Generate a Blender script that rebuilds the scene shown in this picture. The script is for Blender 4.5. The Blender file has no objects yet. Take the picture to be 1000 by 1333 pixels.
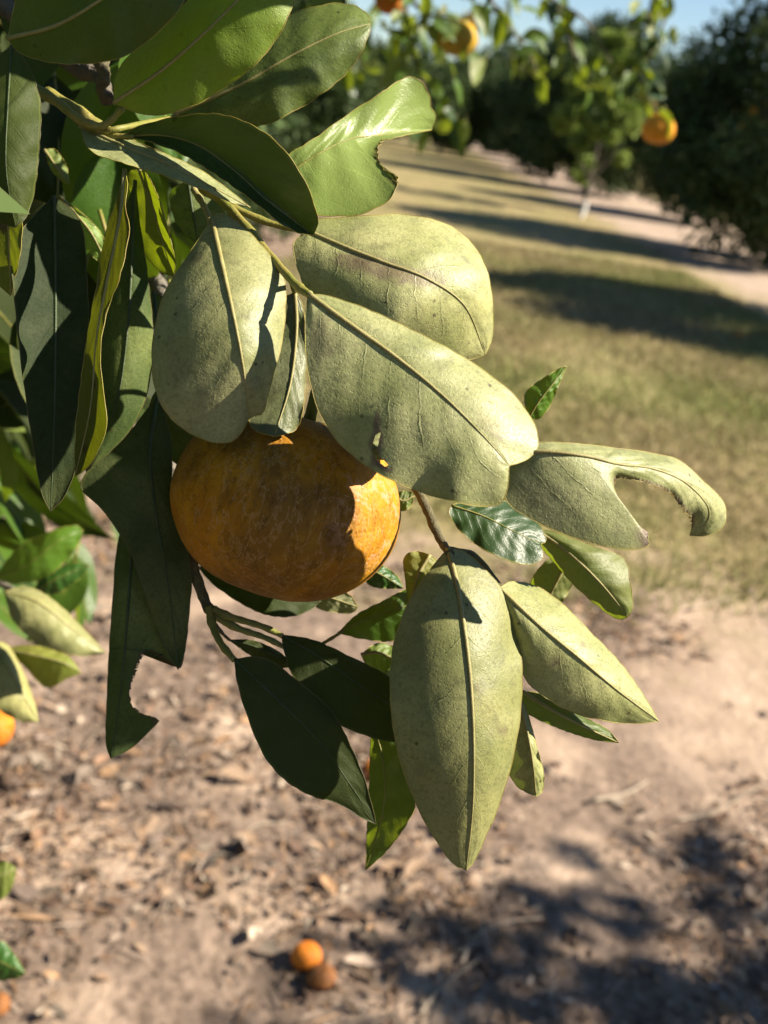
import bpy, math, random
import numpy as np
from mathutils import Vector, Matrix, noise as mnoise
random.seed(7); rng = np.random.default_rng(11)
sc = bpy.context.scene
COL = sc.collection
# ------------------------------------------------------------------ camera
F_PX, CAM_H = 1412.0, 1.42            # focal length for a 1000 px wide frame, eye height
ROLL = math.radians(9.0)
Yc = np.array([(504-500)/F_PX, (666.5-138)/F_PX, -1.0]); Yc /= np.linalg.norm(Yc)
Uc = np.array([math.sin(ROLL), math.cos(ROLL), 0.0]); Uc[2] = -(Uc[0]*Yc[0]+Uc[1]*Yc[1])/Yc[2]; Uc /= np.linalg.norm(Uc)
Xc = np.cross(Yc, Uc)
RM = np.array([Xc, Yc, Uc])           # camera -> world (world +Y runs along the orchard rows)
CAM = np.array([0.0, 0.0, CAM_H])
cd = bpy.data.cameras.new('camera'); cam = bpy.data.objects.new('camera', cd); COL.objects.link(cam)
cam.matrix_world = Matrix.Translation(CAM.tolist()) @ Matrix([list(r) for r in RM]).to_4x4()
cd.sensor_fit = 'HORIZONTAL'; cd.sensor_width = 36.0; cd.lens = 36.0*F_PX/1000.0
cd.clip_start = 0.02; cd.clip_end = 1500
cd.dof.use_dof = True; cd.dof.focus_distance = 0.325; cd.dof.aperture_fstop = cd.lens/2.8
sc.camera = cam
# ------------------------------------------------------------------ sky and sun
SUN_AZ, SUN_EL = math.radians(5.0), math.radians(38.0)     # from the right, a little behind the camera
S = Vector((math.cos(SUN_AZ)*math.cos(SUN_EL), -math.sin(SUN_AZ)*math.cos(SUN_EL), math.sin(SUN_EL)))
w = bpy.data.worlds.new('World'); sc.world = w; w.use_nodes = True
nt = w.node_tree; bg = nt.nodes['Background']
sky = nt.nodes.new('ShaderNodeTexSky'); sky.sky_type = 'NISHITA'; sky.sun_disc = False
sky.sun_elevation = SUN_EL; sky.sun_rotation = math.atan2(S.x, S.y)
sky.air_density = 1.0; sky.dust_density = 0.0; sky.ozone_density = 3.0
nt.links.new(sky.outputs[0], bg.inputs[0]); bg.inputs[1].default_value = 0.05
sd = bpy.data.lights.new('sun', 'SUN'); sun = bpy.data.objects.new('sun', sd); COL.objects.link(sun)
sd.energy = 5.0; sd.angle = math.radians(0.53); sd.color = (1.0, 0.90, 0.74)
sun.rotation_euler = S.to_track_quat('Z', 'Y').to_euler(); sun.location = (20, -5, 15)
vs = sc.view_settings; vs.view_transform = 'Standard'; vs.look = 'None'; vs.gamma = 1.0; vs.exposure = 1.5
vs.use_curve_mapping = False
sc.cycles.max_bounces = 6; sc.cycles.transparent_max_bounces = 8

# ------------------------------------------------------------------ helpers
def P(x, y, d):
    """point seen at photo pixel x,y lying d metres in front of the lens plane"""
    return CAM + RM @ (np.array([(x-500)/F_PX, (666.5-y)/F_PX, -1.0])*d)
def PN(a):
    a = np.asarray(a, float); c = np.stack([(a[:, 0]-500)/F_PX, (666.5-a[:, 1])/F_PX, -np.ones(len(a))], 1)*a[:, 2:3]
    return CAM + c @ RM.T
def ground_at(x, y):
    d = RM @ np.array([(x-500)/F_PX, (666.5-y)/F_PX, -1.0]); return CAM + d*(-CAM_H/d[2])
def gz(x, y):
    return 0.02*(mnoise.noise((x*0.8, y*0.8, 1.7)) + 0.5*mnoise.noise((x*2.3, y*2.3, 5.1))) if abs(x) < 9 and y < 14 else 0.0
def tag(o, label=None, cat=None, group=None, kind=None):
    if label: o['label'] = label
    if cat: o['category'] = cat
    if group: o['group'] = group
    if kind: o['kind'] = kind
    return o
def empty(name, loc):
    o = bpy.data.objects.new(name, None); COL.objects.link(o); o.location = loc; o.empty_display_size = 0.05; return o
def mesh_np(name, V, faces, mats, uv=None, attr=None, cols=None, smooth=True, midx=None):
    me = bpy.data.meshes.new(name)
    if isinstance(faces, np.ndarray):
        n, k = faces.shape
        me.vertices.add(len(V)); me.vertices.foreach_set('co', np.asarray(V, np.float32).ravel())
        me.loops.add(n*k); me.loops.foreach_set('vertex_index', faces.astype(np.int32).ravel())
        me.polygons.add(n); me.polygons.foreach_set('loop_start', np.arange(0, n*k, k, dtype=np.int32))
        me.update(calc_edges=True)
    else:
        me.from_pydata([tuple(v) for v in V], [], faces)
    for m in (mats if isinstance(mats, (list, tuple)) else [mats]): me.materials.append(m)
    if midx is not None: me.polygons.foreach_set('material_index', np.asarray(midx, np.int32))
    if smooth: me.polygons.foreach_set('use_smooth', np.ones(len(me.polygons), bool))
    if uv is not None:
        l = me.uv_layers.new(name='UVMap'); vi = np.zeros(len(me.loops), np.int32); me.loops.foreach_get('vertex_index', vi)
        l.data.foreach_set('uv', np.asarray(uv, np.float32)[vi].ravel())
    if attr is not None:
        a = me.attributes.new('blemish', 'FLOAT', 'POINT'); a.data.foreach_set('value', np.asarray(attr, np.float32))
    if cols is not None:
        a = me.color_attributes.new('tint', 'FLOAT_COLOR', 'POINT'); a.data.foreach_set('color', np.asarray(cols, np.float32).ravel())
    me.update(); return me
def obj(name, me, parent=None, loc=(0, 0, 0)):
    o = bpy.data.objects.new(name, me); COL.objects.link(o); o.location = loc
    if parent: o.parent = parent
    return o
def spline(pts, n=None, per=8):
    """Catmull-Rom through the points (any dimension), chord-spaced"""
    p = np.asarray(pts, float)
    if len(p) == 2:
        t = np.linspace(0, 1, per+1)[:, None]; return p[0]*(1-t)+p[1]*t
    q = np.vstack([2*p[0]-p[1], p, 2*p[-1]-p[-2]]); out = []
    for i in range(1, len(q)-2):
        for t in np.linspace(0, 1, per, endpoint=False):
            a, b, c, d = q[i-1], q[i], q[i+1], q[i+2]
            out.append(.5*((2*b)+(-a+c)*t+(2*a-5*b+4*c-d)*t*t+(-a+3*b-3*c+d)*t**3))
    out.append(p[-1]); return np.array(out)
def frame_tube(C, R, seg=6, cap=True):
    """tube of varying radius along the curve C -> V, quads list"""
    C = np.asarray(C, float); n = len(C); V = []; Fc = []
    T = np.gradient(C, axis=0); T /= np.linalg.norm(T, axis=1)[:, None]+1e-12
    up = np.array([.31, .17, .93]); up = up-T[0]*up.dot(T[0]); up /= np.linalg.norm(up)
    for i in range(n):
        up = up-T[i]*up.dot(T[i]); up /= np.linalg.norm(up)+1e-12; b = np.cross(T[i], up)
        for k in range(seg):
            a = 2*math.pi*k/seg; V.append(C[i]+R[i]*(math.cos(a)*up+math.sin(a)*b))
    for i in range(n-1):
        for k in range(seg):
            k2 = (k+1) % seg; Fc.append((i*seg+k, i*seg+k2, (i+1)*seg+k2, (i+1)*seg+k))
    if cap:
        Fc.append(tuple(range(seg-1, -1, -1))); Fc.append(tuple((n-1)*seg+k for k in range(seg)))
    return np.array(V), Fc
def tube_obj(name, C, R, mat, parent=None, base=(0, 0, 0), seg=8):
    C = np.asarray(C, float)-np.asarray(base, float)
    V, Fc = frame_tube(C-C[0], R, seg); return obj(name, mesh_np(name, V, Fc, mat), parent, C[0].tolist())

# ------------------------------------------------------------------ materials
class NT:
    def __init__(s, name):
        s.m = bpy.data.materials.new(name); s.m.use_nodes = True; s.t = s.m.node_tree; s.t.nodes.clear()
        s.out = s.n('ShaderNodeOutputMaterial')
    def n(s, typ, **kw):
        d = s.t.nodes.new(typ)
        for k, v in kw.items(): setattr(d, k, v)
        return d
    def l(s, a, b): s.t.links.new(a, b)
    def put(s, sock, v):
        if isinstance(v, bpy.types.NodeSocket): s.l(v, sock)
        elif isinstance(v, (tuple, list)) and len(v) == 3 and sock.type == 'RGBA': sock.default_value = (*v, 1)
        else: sock.default_value = v
    def math(s, op, a, b=0.0, c=None, clamp=False):
        d = s.n('ShaderNodeMath', operation=op, use_clamp=clamp); s.put(d.inputs[0], a); s.put(d.inputs[1], b)
        if c is not None: s.put(d.inputs[2], c)
        return d.outputs[0]
    def mix(s, f, a, b, blend='MIX'):
        d = s.n('ShaderNodeMix', data_type='RGBA', blend_type=blend); d.clamp_factor = True
        s.put(d.inputs[0], f); s.put(d.inputs[6], a); s.put(d.inputs[7], b); return d.outputs[2]
    def noise(s, vec, scale, detail=3.0, rough=.55, dist=0.0):
        d = s.n('ShaderNodeTexNoise'); s.l(vec, d.inputs['Vector']); d.inputs['Scale'].default_value = scale
        d.inputs['Detail'].default_value = detail; d.inputs['Roughness'].default_value = rough; d.inputs['Distortion'].default_value = dist
        return d.outputs[0]
    def voro(s, vec, scale, feat='F1'):
        d = s.n('ShaderNodeTexVoronoi', feature=feat); s.l(vec, d.inputs['Vector']); d.inputs['Scale'].default_value = scale; return d.outputs[0]
    def ramp(s, f, lo, hi):
        d = s.n('ShaderNodeMapRange', interpolation_type='SMOOTHSTEP'); s.put(d.inputs[0], f); d.inputs[1].default_value = lo; d.inputs[2].default_value = hi
        return d.outputs[0]
    def bump(s, h, strength=.3, dist=.001, normal=None):
        d = s.n('ShaderNodeBump'); d.inputs['Strength'].default_value = strength; d.inputs['Distance'].default_value = dist
        s.l(h, d.inputs['Height'])
        if normal: s.l(normal, d.inputs['Normal'])
        return d.outputs[0]
    def bsdf(s, color, rough=.6, spec=.4, normal=None, **kw):
        d = s.n('ShaderNodeBsdfPrincipled'); s.put(d.inputs['Base Color'], color); s.put(d.inputs['Roughness'], rough)
        s.put(d.inputs['Specular IOR Level'], spec)
        if normal: s.l(normal, d.inputs['Normal'])
        for k, v in kw.items(): s.put(d.inputs[k], v)
        return d.outputs[0]
    def done(s, sh): s.l(sh, s.out.inputs[0]); return s.m

def leaf_material(name, top_a, top_b, und_a, und_b, trans, trans_w, grain=1.0, rough_top=.38, spec=.45):
    t = NT(name); tc = t.n('ShaderNodeTexCoord'); ob = tc.outputs['Object']
    oi = t.n('ShaderNodeObjectInfo'); geo = t.n('ShaderNodeNewGeometry')
    off = t.n('ShaderNodeVectorMath', operation='ADD'); t.l(ob, off.inputs[0]); t.l(oi.outputs['Location'], off.inputs[1]); v = off.outputs[0]
    sep = t.n('ShaderNodeSeparateXYZ'); t.l(tc.outputs['UV'], sep.inputs[0])
    u, tt = sep.outputs[0], t.math('ABSOLUTE', sep.outputs[1])
    wob = t.noise(v, 60, 4); dust = t.noise(v, 1700, 3, .7)
    ph = t.math('ADD', t.math('SUBTRACT', t.math('MULTIPLY', u, 8.0), t.math('MULTIPLY', tt, 1.9)), t.math('MULTIPLY', wob, .9))
    fr = t.math('ABSOLUTE', t.math('SUBTRACT', t.math('FRACT', ph), .5))
    vein = t.math('SUBTRACT', 1.0, t.ramp(fr, 0.0, .045))
    vein = t.math('MULTIPLY', vein, t.math('MULTIPLY', t.math('SUBTRACT', 1.0, t.ramp(tt, .35, .9)), t.ramp(t.noise(v, 70, 2), .35, .6)))
    big = t.noise(v, 45, 4, .6); fine = t.noise(v, 900, 3, .65); mid = t.noise(v, 260, 4, .6)
    gland = t.ramp(t.voro(v, 1100), .08, .35)
    # upper side: dark waxy green
    top = t.mix(big, top_a, top_b); top = t.mix(t.math('MULTIPLY', vein, .25), top, tuple(min(1, 2.0*c) for c in top_b))
    top = t.mix(t.math('MULTIPLY', t.ramp(mid, .62, .75), .25), top, (.10, .12, .05))
    # lower side: pale matt, mottled, peppered with sooty specks
    und = t.mix(t.ramp(big, .3, .7), und_a, und_b)
    yel = t.noise(v, 17, 3, .55, .3); und = t.mix(t.math('MULTIPLY', t.ramp(yel, .5, .70), .45), und, (.33, .31, .13))
    und = t.mix(t.math('MULTIPLY', t.ramp(t.noise(v, 110, 4, .65), .5, .72), .45*grain), und, (.14, .15, .075))
    und = t.mix(t.math('MULTIPLY', t.ramp(fine, .44, .72), .45*grain), und, tuple(c*.42 for c in und_a))
    und = t.mix(t.math('MULTIPLY', t.ramp(mid, .52, .74), .5*grain), und, (.12, .115, .055))
    und = t.mix(t.math('MULTIPLY', t.ramp(dust, .45, .7), .28*grain), und, tuple(c*.45 for c in und_a))
    und = t.mix(t.math('MULTIPLY', vein, .16), und, tuple(c*.62 for c in und_a))
    spk = t.math('MULTIPLY', t.math('SUBTRACT', 1.0, t.ramp(t.voro(v, 190), .06, .16)), t.ramp(t.noise(v, 60, 2), .46, .56))
    und = t.mix(t.math('MULTIPLY', spk, .8), und, (.035, .025, .015))
    mar = t.ramp(tt, .93, 1.0)
    und = t.mix(t.math('MULTIPLY', mar, .35), und, (.26, .22, .06)); top = t.mix(t.math('MULTIPLY', mar, .4), top, (.16, .17, .03))
    at = t.n('ShaderNodeAttribute', attribute_name='blemish')
    bl = t.math('MULTIPLY', at.outputs['Fac'], t.math('ADD', .45, t.math('MULTIPLY', mid, 1.1)), clamp=True)
    und = t.mix(bl, und, (.115, .075, .055)); top = t.mix(bl, top, (.10, .055, .02))
    col = t.mix(geo.outputs['Backfacing'], top, und)
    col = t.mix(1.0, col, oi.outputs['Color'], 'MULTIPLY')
    rnd = t.math('ADD', .8, t.math('MULTIPLY', oi.outputs['Random'], .4))
    hsv = t.n('ShaderNodeHueSaturation'); t.l(col, hsv.inputs['Color']); t.l(rnd, hsv.inputs['Value']); col = hsv.outputs[0]
    h = t.math('ADD', t.math('MULTIPLY', fine, .5), t.math('ADD', t.math('MULTIPLY', vein, -.25), t.math('MULTIPLY', mid, .7)))
    h = t.math('ADD', h, t.math('MULTIPLY', gland, .25))
    quilt = t.math('MULTIPLY', t.math('SINE', t.math('MULTIPLY', ph, 6.283)), t.math('SUBTRACT', 1.0, t.ramp(tt, .5, 1.0)))
    nrm = t.bump(t.math('ADD', t.math('MULTIPLY', quilt, .16), t.math('MULTIPLY', t.noise(v, 75, 3, .5), 1.3)), .5, .0006); nrm = t.bump(h, .6, .0004, nrm)
    rough = t.math('ADD', rough_top, t.math('MULTIPLY', geo.outputs['Backfacing'], .07)); rough = t.math('ADD', rough, t.math('MULTIPLY', fine, .1))
    p = t.bsdf(col, rough, spec, nrm)
    tr = t.n('ShaderNodeBsdfTranslucent')
    tcol = t.mix(t.math('MULTIPLY', vein, .35), t.mix(big, trans, tuple(c*.75 for c in trans)), tuple(c*.5 for c in trans))
    tcol = t.mix(t.math('MULTIPLY', bl, .85), tcol, (.05, .025, .01)); tcol = t.mix(1.0, tcol, oi.outputs['Color'], 'MULTIPLY')
    t.l(tcol, tr.inputs['Color']); t.l(nrm, tr.inputs['Normal'])
    ms = t.n('ShaderNodeMixShader'); ms.inputs[0].default_value = trans_w; t.l(p, ms.inputs[1]); t.l(tr.outputs[0], ms.inputs[2])
    return t.done(ms.outputs[0])
M = {}
M['leaf'] = leaf_material('citrus_leaf', (.017, .042, .010), (.034, .074, .014), (.212, .230, .086), (.33, .331, .155), (.14, .20, .012), .14)
M['young'] = leaf_material('young_leaf', (.045, .11, .012), (.085, .16, .02), (.17, .23, .05), (.23, .29, .08), (.28, .36, .015), .42, .6)
M['pale'] = leaf_material('pale_sheen_leaf', (.24, .28, .11), (.33, .36, .17), (.235, .25, .125), (.36, .36, .2), (.24, .32, .03), .3, 1.0, .33)  # upper side paled in colour to stand in for a sunlit sheen
M['dark'] = leaf_material('dark_glossy_leaf', (.012, .030, .008), (.024, .052, .011), (.2, .21, .09), (.3, .3, .15), (.10, .16, .01), .05, 1.0, .36)  # leaf copy darkened to carry the shade of the folded half
M['dull'] = leaf_material('shaded_leaf', (.026, .034, .010), (.040, .050, .013), (.046, .066, .024), (.070, .086, .034), (.13, .20, .01), .20, .9, .55, .18)  # leaf copy with shade put into its colour
def plain(name, a, b, scale, rough=.7, spec=.3, bump=.3, dist=.001, fine=8.0):
    t = NT(name); tc = t.n('ShaderNodeTexCoord'); v = tc.outputs['Object']
    n1 = t.noise(v, scale, 4, .6); n2 = t.noise(v, scale*fine, 3, .6)
    c = t.mix(t.ramp(n1, .3, .7), a, b); c = t.mix(t.math('MULTIPLY', t.ramp(n2, .5, .75), .45), c, tuple(x*.4 for x in a))
    return t.done(t.bsdf(c, rough, spec, t.bump(t.math('ADD', n1, n2), bump, dist)))
M['midrib'] = plain('midrib', (.235, .205, .075), (.30, .265, .11), 300, .55, .35, .4, .0004)
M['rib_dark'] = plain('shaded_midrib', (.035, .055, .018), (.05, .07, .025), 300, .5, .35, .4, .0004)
M['margin_dark'] = plain('shaded_margin', (.055, .06, .018), (.085, .07, .025), 200, .5, .4, .2, .0003)  # margin copy darkened in colour for leaves in shade
M['margin'] = plain('leaf_margin', (.30, .27, .05), (.22, .15, .04), 200, .5, .4, .2, .0003)
M['twig_green'] = plain('green_twig', (.16, .17, .03), (.24, .20, .05), 160, .5, .4, .4, .0006)
M['twig_brown'] = plain('brown_twig', (.085, .072, .038), (.145, .125, .06), 200, .7, .3, .7, .0008)
M['bark'] = plain('citrus_bark', (.10, .085, .065), (.17, .15, .12), 18, .85, .2, .8, .006)
M['white_bark'] = plain('painted_trunk', (.72, .70, .66), (.80, .78, .75), 14, .8, .2, .4, .004)

def peel_material(name, a, b, rust, scars=None, gloss=.34):
    t = NT(name); tc = t.n('ShaderNodeTexCoord'); v = tc.outputs['Object']
    big = t.noise(v, 45, 4, .6); mid = t.noise(v, 170, 4, .65); blot = t.noise(v, 28, 3, .55, .4)
    c = t.mix(t.ramp(big, .3, .7), a, b)
    sep = t.n('ShaderNodeSeparateXYZ'); t.l(v, sep.inputs[0])
    c = t.mix(t.math('MULTIPLY', t.ramp(blot, .40, .66), .8), c, rust)
    c = t.mix(t.math('MULTIPLY', t.ramp(mid, .5, .75), .45), c, tuple(x*.45 for x in rust))
    sv = t.n('ShaderNodeVectorMath', operation='MULTIPLY'); t.l(v, sv.inputs[0]); sv.inputs[1].default_value = (1, 1, .35)
    for sc_, cc_, am in ((110, tuple(x*.5 for x in rust), .38), (190, (.46, .28, .13), .42)):
        q_ = t.noise(sv.outputs[0], sc_, 5, .65, .3)
        c = t.mix(t.math('MULTIPLY', t.math('SUBTRACT', 1.0, t.ramp(t.math('ABSOLUTE', t.math('SUBTRACT', q_, .5)), .004, .022)), am), c, cc_)
    if scars:
        dv = t.n('ShaderNodeVectorMath', operation='MULTIPLY'); t.l(v, dv.inputs[0]); dv.inputs[1].default_value = (.8, .8, 1.5)
        s1 = t.noise(dv.outputs[0], 48, 5, .6, .25)
        ln = t.math('SUBTRACT', 1.0, t.ramp(t.math('ABSOLUTE', t.math('SUBTRACT', s1, .5)), .012, .04))
        dd = t.n('ShaderNodeVectorMath', operation='DISTANCE'); t.l(v, dd.inputs[0]); dd.inputs[1].default_value = scars
        near_ = t.math('SUBTRACT', 1.0, t.ramp(dd.outputs['Value'], .009, .022)); ln = t.math('MULTIPLY', ln, near_); ln = t.math('MULTIPLY', ln, t.ramp(mid, .35, .6))
        c = t.mix(t.math('MULTIPLY', ln, .7), c, (.48, .27, .17))
        spk = t.math('MULTIPLY', t.math('SUBTRACT', 1.0, t.ramp(t.voro(v, 420), .1, .22)), t.ramp(t.noise(v, 80, 2), .50, .60)); spk = t.math('MULTIPLY', spk, near_)
        c = t.mix(t.math('MULTIPLY', spk, .75), c, (.42, .30, .20))
    pore = t.ramp(t.voro(v, 620), .0, .55)
    h = t.math('ADD', t.math('MULTIPLY', pore, .6), t.math('MULTIPLY', mid, .8))
    p = t.bsdf(c, t.math('ADD', gloss, t.math('MULTIPLY', mid, .2)), .2, t.bump(h, .5, .0006))
    b_ = p.node; b_.inputs['Subsurface Weight'].default_value = .05; b_.inputs['Subsurface Radius'].default_value = (1.0, .35, .06); b_.inputs['Subsurface Scale'].default_value = .004
    return t.done(p)
FR_C, FR_ROT = P(373, 656, .352), Matrix.Rotation(2.1, 3, 'Z') @ Matrix.Rotation(math.radians(9), 3, 'Y') @ Matrix.Rotation(math.radians(14), 3, 'X')
SCAR = FR_ROT.inverted() @ Vector((P(486, 672, .331)-FR_C).tolist())
M['peel'] = peel_material('mandarin_peel', (.37, .15, .007), (.55, .265, .010), (.13, .065, .014), SCAR, .56)
M['peel_plain'] = peel_material('ripe_peel', (.72, .27, .008), (.80, .36, .015), (.60, .24, .01))
M['peel_yellow'] = peel_material('half_ripe_peel', (.50, .30, .02), (.60, .40, .03), (.34, .22, .02))
M['peel_fallen'] = peel_material('fallen_peel', (.58, .15, .010), (.66, .22, .012), (.36, .10, .01), None, .5)
M['peel_rot'] = peel_material('rotten_peel', (.20, .075, .02), (.30, .11, .03), (.09, .04, .02), None, .6)

def ground_material():
    t = NT('orchard_ground'); tc = t.n('ShaderNodeTexCoord'); v = tc.outputs['Object']
    sep = t.n('ShaderNodeSeparateXYZ'); t.l(v, sep.inputs[0]); x, y = sep.outputs[0], sep.outputs[1]
    n1 = t.noise(v, .9, 5, .6); n2 = t.noise(v, 6, 5, .65); n3 = t.noise(v, 40, 4, .65); n4 = t.noise(v, 2.6, 4, .6)
    sand = t.mix(t.ramp(n2, .3, .7), (.32, .235, .17), (.47, .355, .268)); sand = t.mix(t.math('MULTIPLY', t.ramp(n3, .5, .75), .5), sand, (.22, .13, .085))
    mulch = t.mix(t.ramp(n3, .3, .7), (.11, .080, .061), (.25, .185, .143)); mulch = t.mix(t.ramp(n2, .6, .85), mulch, (.32, .22, .16))
    grass = t.mix(t.ramp(n1, .35, .65), (.235, .205, .09), (.31, .24, .125)); grass = t.mix(t.math('MULTIPLY', t.ramp(n4, .5, .72), .7), grass, (.15, .16, .045))
    grass = t.mix(t.math('MULTIPLY', t.ramp(n3, .4, .75), .6), grass, (.10, .08, .035))
    wob = t.math('MULTIPLY', t.math('SUBTRACT', n4, .5), 1.1)
    # right row's bare sandy strip, this row's mulched apron, grass alley between
    xs = t.math('ADD', x, wob)
    strip = t.math('MULTIPLY', t.ramp(t.math('ADD', xs, wob), 4.0, 4.9), t.math('SUBTRACT', 1.0, t.ramp(xs, 8.0, 8.6)))
    left = t.math('SUBTRACT', 1.0, t.ramp(xs, -.75, -.35))
    ap = t.math('SUBTRACT', 1.0, t.ramp(t.math('ADD', y, t.math('MULTIPLY', wob, 2.2)), 2.95, 4.0))
    ap = t.math('MULTIPLY', ap, t.math('SUBTRACT', 1.0, t.ramp(xs, 2.1, 2.7)))
    bare = t.math('MAXIMUM', left, ap)
    litter = t.math('MULTIPLY', t.ramp(n4, .36, .52), 1.0)
    # paler open sand to the right of the apron
    open_ = t.math('MULTIPLY', t.ramp(t.math('ADD', x, wob), .75, 1.15), t.ramp(t.math('ADD', y, wob), 2.0, 2.5))
    litter = t.math('MULTIPLY', litter, t.math('SUBTRACT', 1.0, t.math('MULTIPLY', open_, .75)))
    bcol = t.mix(litter, sand, mulch)
    scol = t.mix(t.math('MULTIPLY', t.ramp(n2, .52, .7), .6), (.37, .285, .22), (.18, .125, .09))
    c = t.mix(bare, grass, bcol); c = t.mix(strip, c, scol)
    h = t.math('ADD', n2, t.math('MULTIPLY', n3, .6))
    return t.done(t.bsdf(c, .95, .1, t.bump(h, .8, .02)))
M['ground'] = ground_material()
def tint_material(name, rough=.8, trans=0.0, spec=.2):
    t = NT(name); a = t.n('ShaderNodeAttribute', attribute_name='tint'); tc = t.n('ShaderNodeTexCoord')
    c = t.mix(t.math('MULTIPLY', t.ramp(t.noise(tc.outputs['Object'], 160, 3), .45, .75), .4), a.outputs['Color'], (.06, .04, .025))
    p = t.bsdf(c, rough, spec)
    if not trans: return t.done(p)
    tr = t.n('ShaderNodeBsdfTranslucent'); t.l(a.outputs['Color'], tr.inputs[0])
    ms = t.n('ShaderNodeMixShader'); ms.inputs[0].default_value = trans; t.l(p, ms.inputs[1]); t.l(tr.outputs[0], ms.inputs[2]); return t.done(ms.outputs[0])
M['litter'] = tint_material('leaf_litter', .75, .12)
M['blades'] = tint_material('grass_blades', .7, .25)
M['crown'] = tint_material('crown_foliage', .65, .2, .18)
M['stick'] = plain('dead_twig', (.30, .24, .18), (.42, .35, .27), 60, .85, .15, .5, .001)

# ------------------------------------------------------------------ ground
k = np.linspace(-1, 1, 161); ax = np.sinh(k*6.2)/math.sinh(6.2)*400
gx, gy = np.meshgrid(ax, ax+2.0); gzv = np.array([[gz(a, b) for a, b in zip(r1, r2)] for r1, r2 in zip(gx, gy)])
n = len(k); V = np.stack([gx.ravel(), gy.ravel(), gzv.ravel()], 1)
i, j = np.meshgrid(np.arange(n-1), np.arange(n-1)); a = (j*n+i).ravel(); Fq = np.stack([a, a+1, a+n+1, a+n], 1)
tag(obj('ground', mesh_np('ground', V, Fq, M['ground'])), 'dry orchard ground of sand, mulch and short grass', kind='structure')

# leaf litter: dry curled leaves and bark chips nobody could count
def litter():
    N = 40000; pal = np.array([(.33, .22, .145), (.26, .16, .105), (.40, .28, .19), (.20, .13, .095), (.44, .27, .15), (.36, .28, .22), (.28, .21, .17), (.48, .39, .30)])
    V = []; Fc = []; Cc = []; cnt = 0
    while cnt < N:
        if random.random() < .9: x, y = random.uniform(-1.6, 2.4), random.uniform(.9, 3.7)
        else: x, y = random.uniform(3.6, 7.5), random.uniform(8, 30)
        d = mnoise.noise((x*1.6+3, y*1.6, .3))+.5*mnoise.noise((x*4, y*4, 7))
        if random.random() > .42+d*1.2-(.25 if x > .9 and y > 2.2 else 0): continue
        if y > 3.2 and random.random() < (y-3.2)*2 and y < 5: continue
        L = random.choice((.006, .009, .012, .015, .02, .03))*random.uniform(.7, 1.2); W = L*random.uniform(.22, .5)
        if random.random() < .03: L = random.uniform(.045, .07); W = L*.42
        if random.random() < .09: L = random.uniform(.05, .13); W = .0035
        if y > 6: L *= 1.6; W *= 1.6
        a = random.uniform(0, 6.283); ti = random.gauss(0, .25); ro = random.gauss(0, .35); z = gz(x, y)+.004+abs(random.gauss(0, .006))
        ca, sa = math.cos(a), math.sin(a); cu = random.uniform(-.3, .5)*W; b = len(V)
        for (s, t, h) in ((-.5, 0, 0), (-.1, -.5, cu), (-.1, 0, 0), (-.1, .5, cu), (.25, -.4, cu), (.25, 0, 0), (.25, .4, cu), (.5, 0, cu*.5)):
            px, py = s*L, t*W; V.append((x+px*ca-py*sa, y+px*sa+py*ca, max(z+h+px*ti+py*ro, gz(x, y)+.002)))
        for f in ((0, 1, 2), (0, 2, 3), (1, 4, 5, 2), (2, 5, 6, 3), (4, 7, 5), (5, 7, 6)): Fc.append(tuple(b+q for q in f))
        c = pal[random.randrange(len(pal))]*random.choice((.32, .5, .65, .8, 1.0))*random.uniform(.85, 1.2); Cc += [(*c, 1)]*8; cnt += 1
    tag(obj('leaf_litter', mesh_np('leaf_litter', V, Fc, M['litter'], cols=Cc)), 'dry curled brown leaf litter scattered over the mulch', 'leaf litter', kind='stuff')
litter()
def grass():
    rr0 = random.Random(3); N = 90000; x = rng.uniform(-1.4, 4.0, N*2); y = 2.5+rng.random(N*2)**1.5*11.5
    keep = np.array([(xx > -.7+.4*mnoise.noise((yy*.7, 0, 0))) and yy > 3.05+.9*mnoise.noise((xx*1.3, yy*1.3, 4))+abs(rr0.gauss(0, .45)) and mnoise.noise((xx*.9, yy*.9, 2))*.8+.72 > random.random()*.9 for xx, yy in zip(x, y)])
    x, y = x[keep][:N], y[keep][:N]; N = len(x)
    z = np.array([gz(a, b) for a, b in zip(x, y)]); h = rng.uniform(.015, .05, N)*(1+y*.05); an = rng.uniform(0, 6.283, N); wd = rng.uniform(.002, .005, N)*(1+y*.12)
    lean = rng.uniform(.2, 1.4, N)*h; la = rng.uniform(0, 6.283, N)
    b1 = np.stack([x-np.cos(an)*wd, y-np.sin(an)*wd, z-.002], 1); b2 = np.stack([x+np.cos(an)*wd, y+np.sin(an)*wd, z-.002], 1)
    tp = np.stack([x+np.cos(la)*lean, y+np.sin(la)*lean, z+h], 1)
    V = np.stack([b1, b2, tp], 1).reshape(-1, 3); Fq = np.arange(3*N).reshape(-1, 3)
    g = np.array([mnoise.noise((a*.7, b*.7, 9)) for a, b in zip(x, y)])*.9+.42+rng.normal(0, .25, N); g = np.clip(g, 0, 1)[:, None]
    c = np.array([(.35, .275, .15)])*(1-g)+np.array([(.21, .235, .07)])*g; c = c*rng.uniform(.6, 1.25, (N, 1))
    C4 = np.repeat(np.hstack([c, np.ones((N, 1))]), 3, axis=0)
    tag(obj('grass', mesh_np('grass', V, Fq, M['blades'], cols=C4, smooth=False)), 'short half dry grass of the orchard alley', 'grass', kind='stuff')
grass()

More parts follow.
